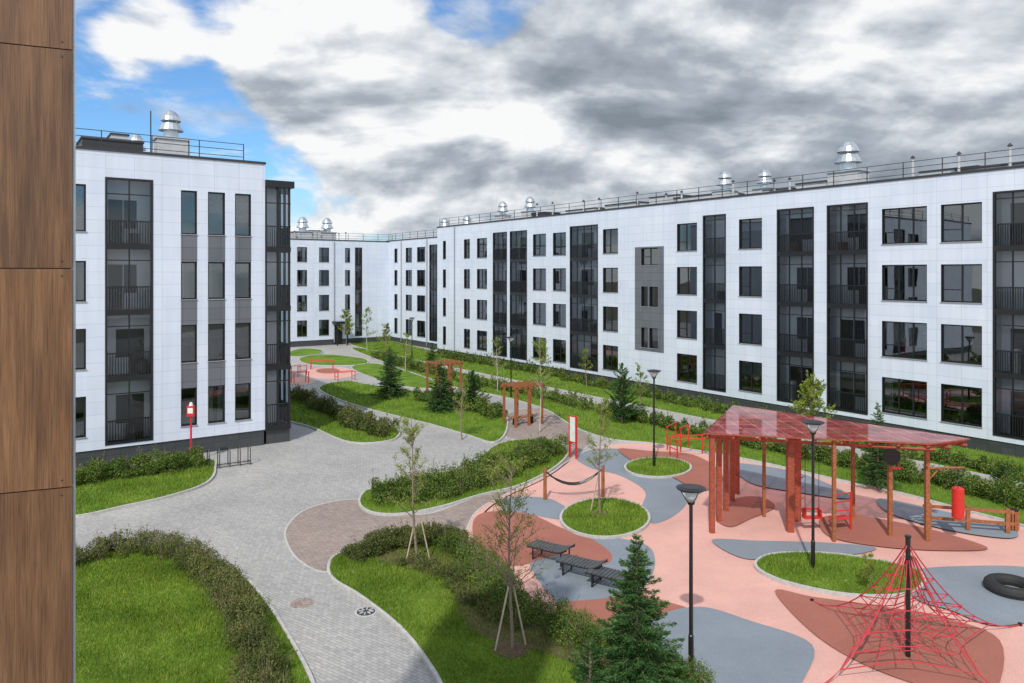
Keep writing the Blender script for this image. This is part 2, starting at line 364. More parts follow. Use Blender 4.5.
def bed(L,z): P=smooth_closed(px(L)); sheet('planting_bed',P,z,'soil')
bed([(375,562),(400,548),(450,546),(468,560),(500,595),(560,632),(640,668),(600,672),(540,655),(470,632),(450,585),(410,572)],.085)

for (u,v,k) in ((302,603,'taupe'),(366,612,'concrete')):
    x,y=gp(u,v); mb=MB(); mb.tube([(0,0,.0),(0,0,.014)],.30,k,24); mb.tube([(0,0,.014),(0,0,.02)],.24,'darkmetal' if k=='concrete' else 'taupe',24)
    for i in range(8):
        a=i*math.pi/4; mb.tube([(.08*math.cos(a),.08*math.sin(a),.022),(.2*math.cos(a),.2*math.sin(a),.022)],.02,k,5)
    mb.obj('manhole_cover',None,loc=(x,y,0))

# ------------------------------------------------------------ buildings
def window(fr,gl,rm,x0,x1,z0,z1,dep=.16,cur=True):
    w=x1-x0; f=.07; y=dep
    fr.box(x0,x0+f,y-.03,y+.04,z0,z1,'frame'); fr.box(x1-f,x1,y-.03,y+.04,z0,z1,'frame')
    fr.box(x0+f,x1-f,y-.03,y+.04,z0,z0+f,'frame'); fr.box(x0+f,x1-f,y-.03,y+.04,z1-f,z1,'frame')
    ms=[]
    if w>2.0: ms=[x0+w*.36,x0+w*.68]
    elif w>1.1: ms=[x0+w*random.choice((.5,.5,.42))]
    for m_ in ms: fr.box(m_-.04,m_+.04,y-.032,y+.038,z0+f,z1-f,'frame')
    if w>1.1: fr.box(x0+f,ms[0]-.04,y-.028,y+.034,z0+.62,z0+.67,'frame')
    gl.quad([(x0+f,y,z0+f),(x1-f,y,z0+f),(x1-f,y,z1-f),(x0+f,y,z1-f)],'glass')
    fr.box(x0-.03,x1+.03,-.05,dep-.03,z0-.04,z0,'sill')
    a,b=x0,x1; yb=1.3
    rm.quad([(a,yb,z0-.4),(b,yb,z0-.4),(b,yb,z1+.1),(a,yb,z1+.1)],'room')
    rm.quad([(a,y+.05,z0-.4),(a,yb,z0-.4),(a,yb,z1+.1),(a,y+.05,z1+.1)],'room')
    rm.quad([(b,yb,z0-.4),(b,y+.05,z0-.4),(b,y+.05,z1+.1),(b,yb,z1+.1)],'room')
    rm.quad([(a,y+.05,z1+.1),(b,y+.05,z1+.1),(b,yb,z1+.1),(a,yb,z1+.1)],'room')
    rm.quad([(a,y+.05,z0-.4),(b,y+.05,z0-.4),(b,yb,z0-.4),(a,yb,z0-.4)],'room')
    rr=random.random()
    if cur and rr<.5:
        c=random.choice((0,1,2)); wf=random.uniform(.15,.45)*w
        def drape(xa,xb):
            n=max(3,int((xb-xa)/.07)); 
            for q in range(n):
                p=xa+(xb-xa)*q/n; r=xa+(xb-xa)*(q+1)/n; ya=.26+.05*(q%2); yc=.26+.05*((q+1)%2)
                rm.quad([(p,ya,z0-.2),(r,yc,z0-.2),(r,yc,z1),(p,ya,z1)],'curtain')
        if c in(0,2): drape(x0,x0+wf)
        if c in(1,2): drape(x1-wf,x1)
    elif cur and rr<.68:
        zz=z0+(z1-z0)*random.uniform(.3,.7); rm.quad([(x0,.24,zz),(x1,.24,zz),(x1,.24,z1),(x0,.24,z1)],'curtain')
def balcony(fr,gl,rm,x0,x1,z0,z1,floors,detail=True):
    w=x1-x0; f=.09; D=1.0; y=.06
    for (a,b) in ((x0,x0+f),(x1-f,x1)): fr.box(a,b,-.03,y+.07,z0,z1,'frame')
    fr.box(x0+f,x1-f,-.03,y+.07,z1-.1,z1,'frame'); fr.box(x0+f,x1-f,-.03,y+.07,z0,z0+.1,'frame')
    nm=max(1,int(round(w/.95))); ms=[x0+w*i/nm for i in range(1,nm)]
    for m_ in ms: fr.box(m_-.03,m_+.03,y-.04,y+.03,z0+.1,z1-.1,'frame')
    gl.quad([(x0+f,y,z0+.1),(x1-f,y,z0+.1),(x1-f,y,z1-.1),(x0+f,y,z1-.1)],'bglass')
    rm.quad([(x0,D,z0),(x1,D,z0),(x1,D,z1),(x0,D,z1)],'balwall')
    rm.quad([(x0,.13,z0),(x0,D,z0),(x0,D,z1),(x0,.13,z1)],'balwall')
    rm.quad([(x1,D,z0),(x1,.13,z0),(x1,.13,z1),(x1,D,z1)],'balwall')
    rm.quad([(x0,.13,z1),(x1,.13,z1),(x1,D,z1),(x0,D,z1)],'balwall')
    for zf in floors:
        if zf>z0+.25:
            rm.box(x0+f,x1-f,.1,D,zf-.2,zf,'slab'); fr.box(x0+f,x1-f,-.025,.055,zf-.24,zf+.04,'frame')
        top=min(zf+1.12,z1)
        fr.box(x0+f,x1-f,-.02,.05,top-.06,top,'frame')
        step=.11 if detail else .2; n=int((w-2*f)/step)
        for i in range(n+1):
            xx=x0+f+(w-2*f)*i/n; fr.box(xx-.018,xx+.018,-.012,.012,zf+.04,top-.05,'frame')
        if zf+2.6<z1: fr.box(x0+f,x1-f,y-.035,y+.025,zf+2.32,zf+2.37,'frame')
        dw=min(.75,w*.3); s_=random.choice((0,1)); xa=x0+w*.12 if s_ else x1-w*.12-dw
        rm.box(xa,xa+dw,D-.05,D-.01,zf+.02,zf+2.15,'frame'); 
        if w>2:
            xb=xa+dw+.06 if s_ else xa-.06-dw*.9
            rm.box(xb,xb+dw*.9,D-.05,D-.01,zf+.8,zf+2.15,'frame')
        if random.random()<.5:
            bx=x0+w*random.uniform(.15,.7); bw=random.uniform(.2,.5); rm.box(bx,min(bx+bw,x1-.15),.4,.8,zf,zf+random.uniform(.5,1.4),random.choice(('curtain','brownwood','room')))
def wallgrid(mb,L0,L1,z0,z1,ops,k):
    xs=sorted(set([L0,L1]+[o[0] for o in ops]+[o[1] for o in ops])); zs=sorted(set([z0,z1]+[o[2] for o in ops]+[o[3] for o in ops]))
    xs=[x for x in xs if L0<=x<=L1]; zs=[z for z in zs if z0<=z<=z1]
    for i in range(len(xs)-1):
        for j in range(len(zs)-1):
            cx=(xs[i]+xs[i+1])/2; cz=(zs[j]+zs[j+1])/2
            if any(o[0]<cx<o[1] and o[2]<cz<o[3] for o in ops): continue
            q=[(xs[i],0,zs[j]),(xs[i+1],0,zs[j]),(xs[i+1],0,zs[j+1]),(xs[i],0,zs[j+1])]
            mb.quad(q,k,[(p[0],p[2]) for p in q])
    for o in ops:
        x0,x1,a,b=o[:4]; d=.2 if o[4]=='w' else .13
        mb.quad([(x0,0,a),(x0,d,a),(x0,d,b),(x0,0,b)],'frame'); mb.quad([(x1,0,a),(x1,0,b),(x1,d,b),(x1,d,a)],'frame')
        mb.quad([(x0,0,b),(x0,d,b),(x1,d,b),(x1,0,b)],'frame'); mb.quad([(x0,0,a),(x1,0,a),(x1,d,a),(x0,d,a)],'frame')
FL=[.95,4.05,7.15,10.25]
def building(origin,xaxis,L0,L1,H,depth,ops,pl=.7,name='apartment_building',detail=True,greys=(),rail=(None,None),floors=FL,pipes=()):
    root=empty(name,origin[0],origin[1],0,math.atan2(xaxis[1],xaxis[0]))
    wl=MB(); fr=MB(); gl=MB(); rm=MB()
    wallgrid(wl,L0,L1,pl,H,ops,'white')
    for (a,b,c,d,f) in ((L1,L1,0,depth,0),(L0,L0,depth,0,0)):
        q=[(a,c,pl),(b,d,pl),(b,d,H),(a,c,H)]; wl.quad(q,'white',[(p[1],p[2]) for p in q])
    q=[(L1,depth,pl),(L0,depth,pl),(L0,depth,H),(L1,depth,H)]; wl.quad(q,'white',[(p[0],p[2]) for p in q])
    wl.quad([(L0,0,H-.02),(L1,0,H-.02),(L1,depth,H-.02),(L0,depth,H-.02)],'darkmetal')
    wl.box(L0+.04,L1-.04,.06,depth-.06,-.1,pl,'plinth')
    wl.box(L0-.04,L1+.04,-.05,.25,H,H+.12,'darkmetal'); wl.box(L0-.04,L0+.2,.25,depth,H,H+.12,'darkmetal'); wl.box(L1-.2,L1+.04,.25,depth,H,H+.12,'darkmetal')
    for (x0,x1,z0,z1) in greys:
        wallp=[o for o in ops if o[0]>=x0-.01 and o[1]<=x1+.01 and o[2]<z1 and o[3]>z0]
        xs=sorted(set([x0,x1]+[c for o in wallp for c in o[:2]])); zs=sorted(set([z0,z1]+[min(max(c,z0),z1) for o in wallp for c in o[2:4]]))
        for i in range(len(xs)-1):
            for j in range(len(zs)-1):
                cx=(xs[i]+xs[i+1])/2; cz=(zs[j]+zs[j+1])/2
                if any(o[0]<cx<o[1] and o[2]<cz<o[3] for o in wallp): continue
                if xs[i+1]-xs[i]<.01 or zs[j+1]-zs[j]<.01: continue
                q=[(xs[i],-.015,zs[j]),(xs[i+1],-.015,zs[j]),(xs[i+1],-.015,zs[j+1]),(xs[i],-.015,zs[j+1])]
                wl.quad(q,'grey',[(p[0],p[2]) for p in q])
    for o in ops:
        if o[4]=='w': window(fr,gl,rm,*o[:4])
        else: balcony(fr,gl,rm,o[0],o[1],o[2],o[3],floors,detail)
    for x in pipes: fr.tube([(x,-.09,.3),(x,-.09,H-.1)],.055,'sill',8)
    wl.obj('walls',root); fr.obj('window_frames',root); gl.obj('window_glass',root); rm.obj('interiors',root)
    r=MB(); a,b=(L0 if rail[0] is None else rail[0]),(L1 if rail[1] is None else rail[1]); n=int((b-a)/2)
    for i in range(n+1):
        x=a+(b-a)*i/n; r.box(x-.02,x+.02,.3,.34,H,H+1.0,'darkmetal')
    for z in (.35,.68,1.0): r.box(a,b,.345,.375,H+z-.03,H+z,'darkmetal')
    r.obj('roof_railing',root)
    return root
def vent(root,x,y,H,s=1.0,h=1.0):
    mb=MB(); mb.box(x-.75*s,x+.75*s,y-.5*s,y+.5*s,H,H+.9*h,'ventwhite'); mb.box(x-.82*s,x+.82*s,y-.57*s,y+.57*s,H+.9*h,H+1.0*h,'metal')
    z=H+1.0*h
    mb.tube([(x,y,z),(x,y,z+.35*s),(x,y,z+.37*s),(x,y,z+.75*s)],[.36*s,.36*s,.62*s,.42*s],'metal',16)
    mb.tube([(x,y,z+.84*s),(x,y,z+.88*s),(x,y,z+1.1*s),(x,y,z+1.35*s),(x,y,z+1.45*s)],[.44*s,.5*s,.44*s,.24*s,.03*s],'metal',16)
    for i in range(6):
        a=i*math.pi/3; mb.tube([(x+.40*s*math.cos(a),y+.40*s*math.sin(a),z+.65*s),(x+.40*s*math.cos(a),y+.40*s*math.sin(a),z+.9*s)],.02,'metal',4)
    mb.obj('roof_vent',root)
def stacks(root,xs,y,H):
    mb=MB()
    for x in xs:
        h=random.uniform(.9,1.5); mb.tube([(x,y,H),(x,y,H+h)],.07,'ventwhite',8); mb.tube([(x,y,H+h+.05),(x,y,H+h+.2)],[.15,.03],'darkmetal',8)
        mb.tube([(x,y,H+h),(x,y,H+h+.06)],.02,'darkmetal',4)
    mb.obj('vent_pipes',root)
def blk(root,x0,x1,y0,y1,z0,z1,k):
    mb=MB(); mb.box(x0,x1,y0,y1,z0,z1,k); mb.box(x0-.05,x1+.05,y0-.05,y1+.05,z1,z1+.08,'darkmetal'); mb.obj('roof_plant_box',root)
def tR(u): k=(u-512)/F; return (24.5-35.4*k)/(.5768+.8169*k)
rows=[(1.25,3.2),(4.35,6.3),(7.45,9.4),(10.55,12.5)]
X0=56.8
def xr(u): return X0-tR(u)
ops=[]
for a,b in ((827,868),(777,814),(703,726),(570,598),(510,527),(493,507)): ops.append((xr(a),xr(b),.95,12.95,'b'))
ops.append((xr(993),xr(993)+3.4,.95,12.95,'b'))
for a,b in ((941,982),(882,927),(739,762),(677,697),(603,618),(553,566),(533,546),(477,487),(464,470)):
    for z0,z1 in rows: ops.append((xr(a),xr(b),z0,z1,'w'))
for z0,z1 in rows[:]: 
    ops.append((xr(443),xr(446),z0,z1,'w'))
    for q in (5,9,16,20,27,31,38): ops.append((X0+q,X0+q+2.2,z0,z1,'w'))
gx0,gx1=xr(635),xr(664)
for zc in (4.1,7.2,10.3):
    if zc<10: 
        ops.append((gx0+.65,gx0+1.35,zc-.75,zc+.75,'w')); ops.append((gx0+1.5,gx0+2.4,zc-.75,zc+.75,'w'))
    else: ops.append((gx0+.65,gx0+2.4,zc-.75,zc+.55,'w'))
oR=PR+d1*X0
R=building((oR.x,oR.y),(-d1.x,-d1.y),0,X0+45,14.0,14,ops,greys=[(gx0,gx1,3.1,10.95)],pipes=(xr(455),))
for u,s,h in ((802,1.3,1.3),(722,.9,.8),(684,1.0,.95),(498,1.0,1.1),(472,1.0,1.0)): vent(R,xr(u)+1.2,3.0,14,s,h)
stacks(R,[xr(u)+.8 for u in (975,925,880,760,745,705,655,640,612,575,560,530,515)],2.0,14)
for u,w in ((985,7),(905,3),(775,2.5),(740,2.2),(665,5),(630,3),(590,4),(550,4),(510,2)):
    x=xr(u)+1; blk(R,x-w/2,x+w/2,2.6,4.5,14,14.0+random.uniform(.5,.95),random.choice(('ventwhite','darkmetal','ventwhite')))
oR2=PR+d1*75+d2*2.6; X2=75
ops=[(X2-tR(410),X2-tR(420),.95,12.4,'b')]
rows2=[(1.25,3.2),(4.35,6.3),(7.45,9.4),(10.4,12.2)]
for a,b in ((398,406),(387,393),(376,379),(426,430)):
    for z0,z1 in rows2: ops.append((X2-tR(a),X2-tR(b),z0,z1,'w'))
R2=building((oR2.x,oR2.y),(-d1.x,-d1.y),0,X2-X0-.02,13.2,14,ops,detail=False,pipes=(X2-tR(408),X2-tR(383)))
for u in (404,425): vent(R2,X2-tR(u),3,13.2,1.1,1.1)
pc=Vector((-18.3,96.0)); oF=pc-d2*40
def xf(u):
    k=(u-512)/F; return 40-( (-18.3-96*k)/(.8169-.5768*k))
ops=[(xf(355),xf(362),.95,12.3,'b')]
for a,b in ((297,307),(319,329),(345,350)):
    for z0,z1 in rows2: ops.append((xf(a),xf(b),z0,z1,'w'))
for xx in (3,9,15,21):
    for z0,z1 in rows2: ops.append((xx,xx+1.6,z0,z1,'w'))
FB=building((oF.x,oF.y),(d2.x,d2.y),0,43.2,13.1,14,ops,detail=False,pipes=(xf(334),))
for u in (311,336): vent(FB,xf(u),3,13.1,1.3,1.2)
stacks(FB,[xf(u) for u in (300,325,345,352)],2.0,13.1)
blk(FB,xf(318),xf(334),2.5,5,13.1,14.4,'ventwhite')
blk(FB,xf(294),xf(303),2.5,5,13.1,14.1,'ventwhite')
mb=MB(); mb.box(xf(332),xf(344),-1.6,-.02,2.7,2.95,'frame'); mb.box(xf(334),xf(342),-.10,-.01,.1,2.5,'frame')
for x in (xf(333),xf(343)): mb.box(x-.06,x+.06,-1.5,-1.38,0,2.7,'frame')
mb.obj('entrance_canopy',FB)
# left building
PL=Vector((-19.8,33.6))
def xl(u): k=(u-512)/F; return (19.8+33.6*k)/(.8169-.5768*k)
rl=[(1.45,3.3),(4.55,6.4),(7.65,9.5),(10.85,13.0)]
ops=[(xl(105),xl(153),.95,13.4,'b')]
cols=((181,197),(208,225),(235,251))
for z0,z1 in rl:
    ops.append((xl(86)-1.9,xl(86),z0,z1,'w'))
    for a,b in cols: ops.append((xl(a),xl(b),z0,z1,'w'))
greys=[(xl(a),xl(b),3.3,13.0) for a,b in cols]
XE=xl(265)
LBd=building((PL.x,PL.y),(d2.x,d2.y),-14,XE,14.6,22,ops,pl=.8,greys=greys,rail=(-14,XE-1),floors=[.95,4.1,7.2,10.3])
XB=xl(291)
fr=MB(); gl=MB(); rm=MB()
zt=13.45; yb=.05; D=3.2
rm.box(XE+.12,XB-.02,yb+.1,D,-.1,.9,'plinth')
rm.quad([(XE+.01,.95,.9),(XB-.35,.95,.9),(XB-.35,.95,zt),(XE+.01,.95,zt)],'balwall')
fr.box(XE,XB+.15,-.12,D+.1,zt,zt+.35,'frame')
for x in (XE+.05,(XE+XB)/2,XB-.08): fr.box(x-.05,x+.05,yb-.05,yb+.05,.9,zt,'frame')
for y in (yb+.8,yb+1.6,D-.1): fr.box(XB-.13,XB-.03,y-.05,y+.05,.9,zt,'frame')
for zf in [.95,4.1,7.2,10.3]:
    rm.box(XE+.1,XB-.13,yb+.06,D,zf-.2,zf,'slab'); fr.box(XE,XB,yb-.04,yb+.04,zf-.25,zf+.03,'frame')
    fr.box(XE,XB,yb-.03,yb+.03,zf+1.08,zf+1.13,'frame'); fr.box(XE,XB,yb-.03,yb+.03,zf+2.3,zf+2.35,'frame')
    for i in range(12):
        x=XE+.05+(XB-XE-.1)*i/11; fr.box(x-.012,x+.012,yb-.012,yb+.012,zf,zf+1.1,'frame')
    for i in range(24):
        y=yb+.05+(D-yb-.1)*i/23; fr.box(XB-.09,XB-.066,y-.012,y+.012,zf,zf+1.1,'frame')
gl.quad([(XE+.1,yb+.03,.95),(XB-.1,yb+.03,.95),(XB-.1,yb+.03,zt),(XE+.1,yb+.03,zt)],'bglass')
gl.quad([(XB-.07,yb+.05,.95),(XB-.07,D,.95),(XB-.07,D,zt),(XB-.07,yb+.05,zt)],'bglass')
fr.obj('corner_bay_frames',LBd); gl.obj('corner_bay_glass',LBd); rm.obj('corner_bay_core',LBd)
vent(LBd,xl(170)+.6,3,14.6,1.0,1.4)
vent(LBd,xl(170)-.6,6,14.6,.8,.8)
blk(LBd,xl(100)-.5,xl(152),2.5,5,14.6,15.5,'darkmetal'); blk(LBd,xl(120),xl(138),3,5,14.6,15.9,'ventwhite')
mb=MB(); 
for u,h in ((160,2.6),(200,1.4)): mb.tube([(xl(u),2.5,14.6),(xl(u),2.5,14.6+h)],.03,'darkmetal',6)
mb.obj('antenna',LBd)

# wood clad wall beside the viewpoint
wx=Vector((.92,.39)).normalized(); e=Vector((-2.375,4.0))
root=empty('wood_clad_wall',e.x,e.y,0,math.atan2(wx.y,wx.x))
mb=MB(); zj=8.93-1.18*8
for i in range(16):
    z=zj+1.18*i
    for j in range(3):
        mb.box(-1.16*(j+1)+.003,-1.16*j-.003,0,.02,max(z,0)+.003,z+1.18-.003,'wood')
mb.obj('cladding_panels',root)
mb=MB(); mb.box(-3.4,-.012,.022,.04,0,18,'black'); mb.box(-.010,.006,.03,.06,0,18,'metal'); mb.box(-3.4,-.16,.041,.5,0,18,'ventwhite')
mb.obj('wall_core',root)
mb=MB()
for i in range(16):
    for x in (-.05,-.35):
        for dz in (-.04,.04): mb.tube([(x,0,zj+1.18*i+dz),(x,-.003,zj+1.18*i+dz)],.005,'darkmetal',8)
mb.obj('fixing_screws',root)

# ------------------------------------------------------------ vegetation
def hedge(L,w,h,n,size,k='shrub',name='hedge',z=.05,twig=True,gap=.24):
    P=smooth_open(px(L),8); A=np.array([[p[0],p[1]] for p in P]); seg=np.diff(A,axis=0); ln=np.linalg.norm(seg,axis=1); cum=np.concatenate([[0],np.cumsum(ln)])
    T=cum[-1]; n=int(n)
    ns=max(3,int(T/gap))
    sc=(np.arange(ns)+rng.uniform(0,1,ns))/ns*T; oc=rng.uniform(-.5,.5,ns)*w*.8; rs=rng.uniform(.2,.42,ns)*max(.75,min(w,1.2)); hs=rng.uniform(.5,1.2,ns)*h
    j=rng.integers(0,ns,n)
    d=rng.normal(size=(n,3)); d/=np.linalg.norm(d,axis=1)[:,None]; d[:,2]=np.abs(d[:,2])*np.where(rng.random(n)<.75,1,-1); r=rng.uniform(.3,1.15,n)**.5
    ss=np.clip(sc[j]+d[:,0]*r*rs[j],0,T); i=np.clip(np.searchsorted(cum,ss)-1,0,len(seg)-1); f=(ss-cum[i])/ln[i]
    c=A[i]+seg[i]*f[:,None]; nn=np.stack([-seg[i][:,1],seg[i][:,0]],1)/ln[i][:,None]
    off=oc[j]+d[:,1]*r*rs[j]
    zz=z+hs[j]*.5+d[:,2]*r*hs[j]*.5
    C=np.stack([c[:,0]+nn[:,0]*off,c[:,1]+nn[:,1]*off,np.maximum(zz,z+.01)],1)
    root=empty(name,0,0,0)
    leafmesh(C,size,k,'leaves',root,.6)
    if twig:
        mb=MB(); ex=[]
        for q in range(min(ns*4,800)):
            jj=random.randrange(ns); st=sc[jj]; ii=min(max(int(np.searchsorted(cum,st))-1,0),len(seg)-1); ff=(st-cum[ii])/ln[ii]
            b=A[ii]+seg[ii]*ff+np.array([-seg[ii][1],seg[ii][0]])/ln[ii]*oc[jj]
            tip=(b[0]+random.gauss(0,.16),b[1]+random.gauss(0,.16),z+hs[jj]*random.uniform(.85,1.35))
            mb.tube([(b[0],b[1],z-.05),tip],[.008,.004],'bark',3,False)
            for _ in range(6):
                t=random.uniform(.7,1.05); ex.append((b[0]+(tip[0]-b[0])*t+random.gauss(0,.02),b[1]+(tip[1]-b[1])*t+random.gauss(0,.02),z+(tip[2]-z)*t))
        mb.obj('twigs',root)
        leafmesh(np.array(ex),size,k,'shoot_leaves',root,.6)
hedge([(70,572),(95,560),(125,554),(155,555),(185,562),(214,582),(238,616),(256,660),(268,730)],1.0,.55,70000,.045,'shrub2',gap=.10)
hedge([(60,488),(110,480),(160,473),(203,467)],1.5,.8,26000,.07,gap=.16)
hedge([(350,562),(385,550),(430,544),(460,549)],1.0,.55,34000,.05,'shrub2',gap=.10)
hedge([(455,548),(472,568),(500,600),(545,626),(600,650),(650,672),(700,700)],1.1,.55,50000,.045,'shrub',gap=.10)
hedge([(400,565),(440,575),(470,600),(510,636)],.7,.35,13000,.045,'shrub2')
hedge([(372,502),(410,500),(450,493),(490,480),(525,465),(552,452)],1.9,.85,46000,.07,'shrub',gap=.12)
hedge([(292,398),(330,415),(370,430),(392,436)],1.0,.85,16000,.10,'shrub2')
hedge([(345,425),(370,434),(390,438)],1.0,.7,6000,.10,'shrub2')
hedge([(420,400),(460,410),(500,420)],1.3,.9,12000,.11)
hedge([(375,358),(420,372),(480,386),(540,398),(590,412)],1.0,.8,14000,.12)
hedge([(600,414),(660,428),(720,442),(790,456)],.9,.7,15000,.10)
hedge([(800,458),(870,472),(950,490),(1040,512)],1.6,.8,28000,.08)
hedge([(840,445),(900,458),(960,468),(1060,490)],.8,.7,12000,.09)
hedge([(560,380),(640,397),(720,414),(790,430)],.8,.7,12000,.11)
hedge([(440,358),(500,368),(560,379)],.8,.8,8000,.13)

def tree(u,v,h,crown=1.0,nb=26,leaves=1500,lsize=.06,lean=0,k='birch',bark='bark',stakes=False,name='young_tree',trunk=.045):
    x,y=gp(u,v); root=empty(name,x,y,.05); mb=MB(); tips=[]
    tp=[]; 
    for i in range(9):
        t=i/8; tp.append(Vector((lean*t+.05*math.sin(t*5+u),.05*math.cos(t*4+v)-.05,h*t*.97)))
    mb.tube(tp,[trunk*(1-.85*i/8) for i in range(9)],bark,7)
    for b in range(nb):
        t=random.uniform(.3,.95); k0=t*8; i=min(int(k0),7); p=tp[i].lerp(tp[i+1],k0-i)
        a=random.uniform(0,6.28); L=crown*(1.15-t*.8)*random.uniform(.6,1.1); up=random.uniform(.5,1.1)
        d=Vector((math.cos(a),math.sin(a),up)).normalized(); q=p; pts=[p]
        for s_ in range(4):
            d=(d+Vector((random.gauss(0,.16),random.gauss(0,.16),.07))).normalized(); q=q+d*L/4; pts.append(q)
        mb.tube(pts,[trunk*.30*(1-t*.5)*(1-.2*i2)+.002 for i2 in range(5)],bark,4,False)
        for s_ in range(6):
            c0=random.uniform(.3,1)*4; ci=min(int(c0),3); pp=pts[ci].lerp(pts[ci+1],c0-ci)
            dd=(d+Vector((random.gauss(0,.7),random.gauss(0,.7),random.gauss(.2,.5)))).normalized(); qq=pp+dd*L*random.uniform(.2,.4)
            mb.tube([pp,qq],[.005,.003],bark,3,False); tips.append((pp,qq))
    mb.obj('trunk_and_branches',root)
    C=[]
    for _ in range(leaves):
        a,b=random.choice(tips); t=random.uniform(.1,1.1); p=a.lerp(b,t); C.append((p.x+random.gauss(0,.035),p.y+random.gauss(0,.035),p.z+random.gauss(0,.035)))
    if C: leafmesh(np.array(C),lsize,k,'leaves',root,.65)
    if stakes:
        mb=MB()
        for a in ((0.4,3.4) if stakes==2 else (2.6,)):
            mb.tube([(.4*math.cos(a),.4*math.sin(a),-.05),(.06*math.cos(a),.06*math.sin(a),1.5)],.022,'stake',6)
        mb.obj('stakes',root)
        mb=MB(); mb.tube([(0,0,0.02),(0,0,.06)],[.45,.3],'soil',14); mb.obj('soil_mound',root)
tree(418,566,4.75,1.1,32,2300,.05,-.25,stakes=2)
tree(511,652,4.6,1.5,50,3800,.042,.0,stakes=2)
tree(600,516,4.4,1.0,34,2200,.05,0,stakes=1)
tree(540,432,5.6,1.3,34,1800,.08,0,bark='barkb')
tree(812,462,4.0,1.5,44,5600,.09,0)
tree(497,392,4.2,1.0,26,800,.08,0,bark='barkb')
tree(367,352,5.0,1.3,24,900,.12,0,bark='barkb')
tree(346,346,4.4,1.6,26,2200,.14,0)
tree(322,344,3.4,1.2,22,1200,.14,0)
tree(386,356,3.6,1.2,22,1200,.13,0)
tree(406,372,3.6,1.0,22,700,.1,0,bark='barkb')
tree(868,592,1.0,.45,20,700,.05,0,name='shrub',trunk=.015)
tree(462,440,3.6,.9,24,900,.07,0)
tree(640,412,3.0,.9,20,1000,.08,0)
tree(586,388,3.2,.9,20,900,.09,0)
def conifer(u,v,h,R,n=14000,ls=.07,name='spruce_tree',pine=False):
    x,y=gp(u,v); root=empty(name,x,y,.05); mb=MB(); mb.tube([(0,0,-.05),(0,0,h*.5),(0,0,h)],[.03*h*.6,.015*h*.6,.004],'bark',7)
    br=[]; nl=int(h*9)
    for i in range(nl):
        t=(i+.5)/nl; z=h*(.06+.92*t); nbr=max(4,int(9*(1-t)+4))
        if pine: nbr=max(3,nbr//2)
        for j in range(nbr):
            a=random.uniform(0,6.28); L=R*(1-t)**.85*random.uniform(.6,1.15)+.06
            up=(.55*t-.12)+(.5 if pine else 0)
            e_=Vector((math.cos(a)*L,math.sin(a)*L,L*up)); m_=e_*.55+Vector((0,0,-.05*L)); br.append((z,m_,e_,L))
            mb.tube([(0,0,z),(m_.x,m_.y,z+m_.z),(e_.x,e_.y,z+e_.z)],[.012,.007,.003],'bark',3,False)
    mb.obj('trunk_and_branches',root)
    W=np.array([b[3] for b in br]); j=rng.choice(len(br),n,p=W/W.sum())
    Z=np.array([b[0] for b in br])[j]; Mm=np.array([list(b[1]) for b in br])[j]; E_=np.array([list(b[2]) for b in br])[j]; L=W[j]
    t=rng.uniform(.08,1.05,n)[:,None]; P=np.where(t<.55,Mm*t/.55,Mm+(E_-Mm)*(t-.55)/.45); P[:,2]+=Z
    side=np.stack([-E_[:,1],E_[:,0],np.zeros(n)],1)/L[:,None]; sp=rng.normal(size=n)*.11*L**.6*(1.15-t[:,0])*1.6
    P+=side*sp[:,None]; P[:,2]+=rng.normal(size=n)*.018-.05*np.abs(sp)
    dirs=E_/L[:,None]+side*np.sign(sp)[:,None]*.8
    leafmesh(P,ls,'needle','needles',root,.22,dirs,jit=.3)
conifer(637,700,3.45,1.05,52000,.08)
conifer(390,398,3.7,1.25,12000,.16)
conifer(441,412,3.3,1.15,10000,.16)
conifer(472,411,2.6,1.1,6000,.17,'pine_tree',True)
conifer(622,424,3.6,1.2,7000,.17,'pine_tree',True)
conifer(878,490,3.6,.75,12000,.11)
conifer(590,690,1.0,.5,6000,.06,'pine_shrub',True)
conifer(1005,492,1.0,.7,4000,.1,'pine_shrub',True)
conifer(432,371,2.6,.9,3000,.2)

# ------------------------------------------------------------ street furniture
def lamp(u,v,h):
    x,y=gp(u,v); root=empty('street_lamp',x,y,0); mb=MB()
    mb.tube([(0,0,0),(0,0,.02)],.14,'black',14)
    mb.tube([(0,0,0),(0,0,.9),(0,0,.92),(0,0,h-.4)],[.062,.06,.045,.04],'black',12)
    mb.tube([(0,0,h-.4),(0,0,h-.34)],[.07,.09],'black',14); mb.tube([(0,0,h-.06),(0,0,h-.03),(0,0,h)],[.31,.33,.2],'black',20)
    for i in range(4):
        a=i*math.pi/2+.4; mb.tube([(.08*math.cos(a),.08*math.sin(a),h-.36),(.29*math.cos(a),.29*math.sin(a),h-.05)],.008,'black',4)
    mb.obj('pole_and_cap',root)
    g=MB(); g.tube([(0,0,h-.34),(0,0,h-.06)],[.08,.27],'lantern',18); g.obj('lantern',root,True)
lamp(691,676,4.2); lamp(813,571,4.5); lamp(654,468,4.5); lamp(511,398,4.4); lamp(412,360,4.4)

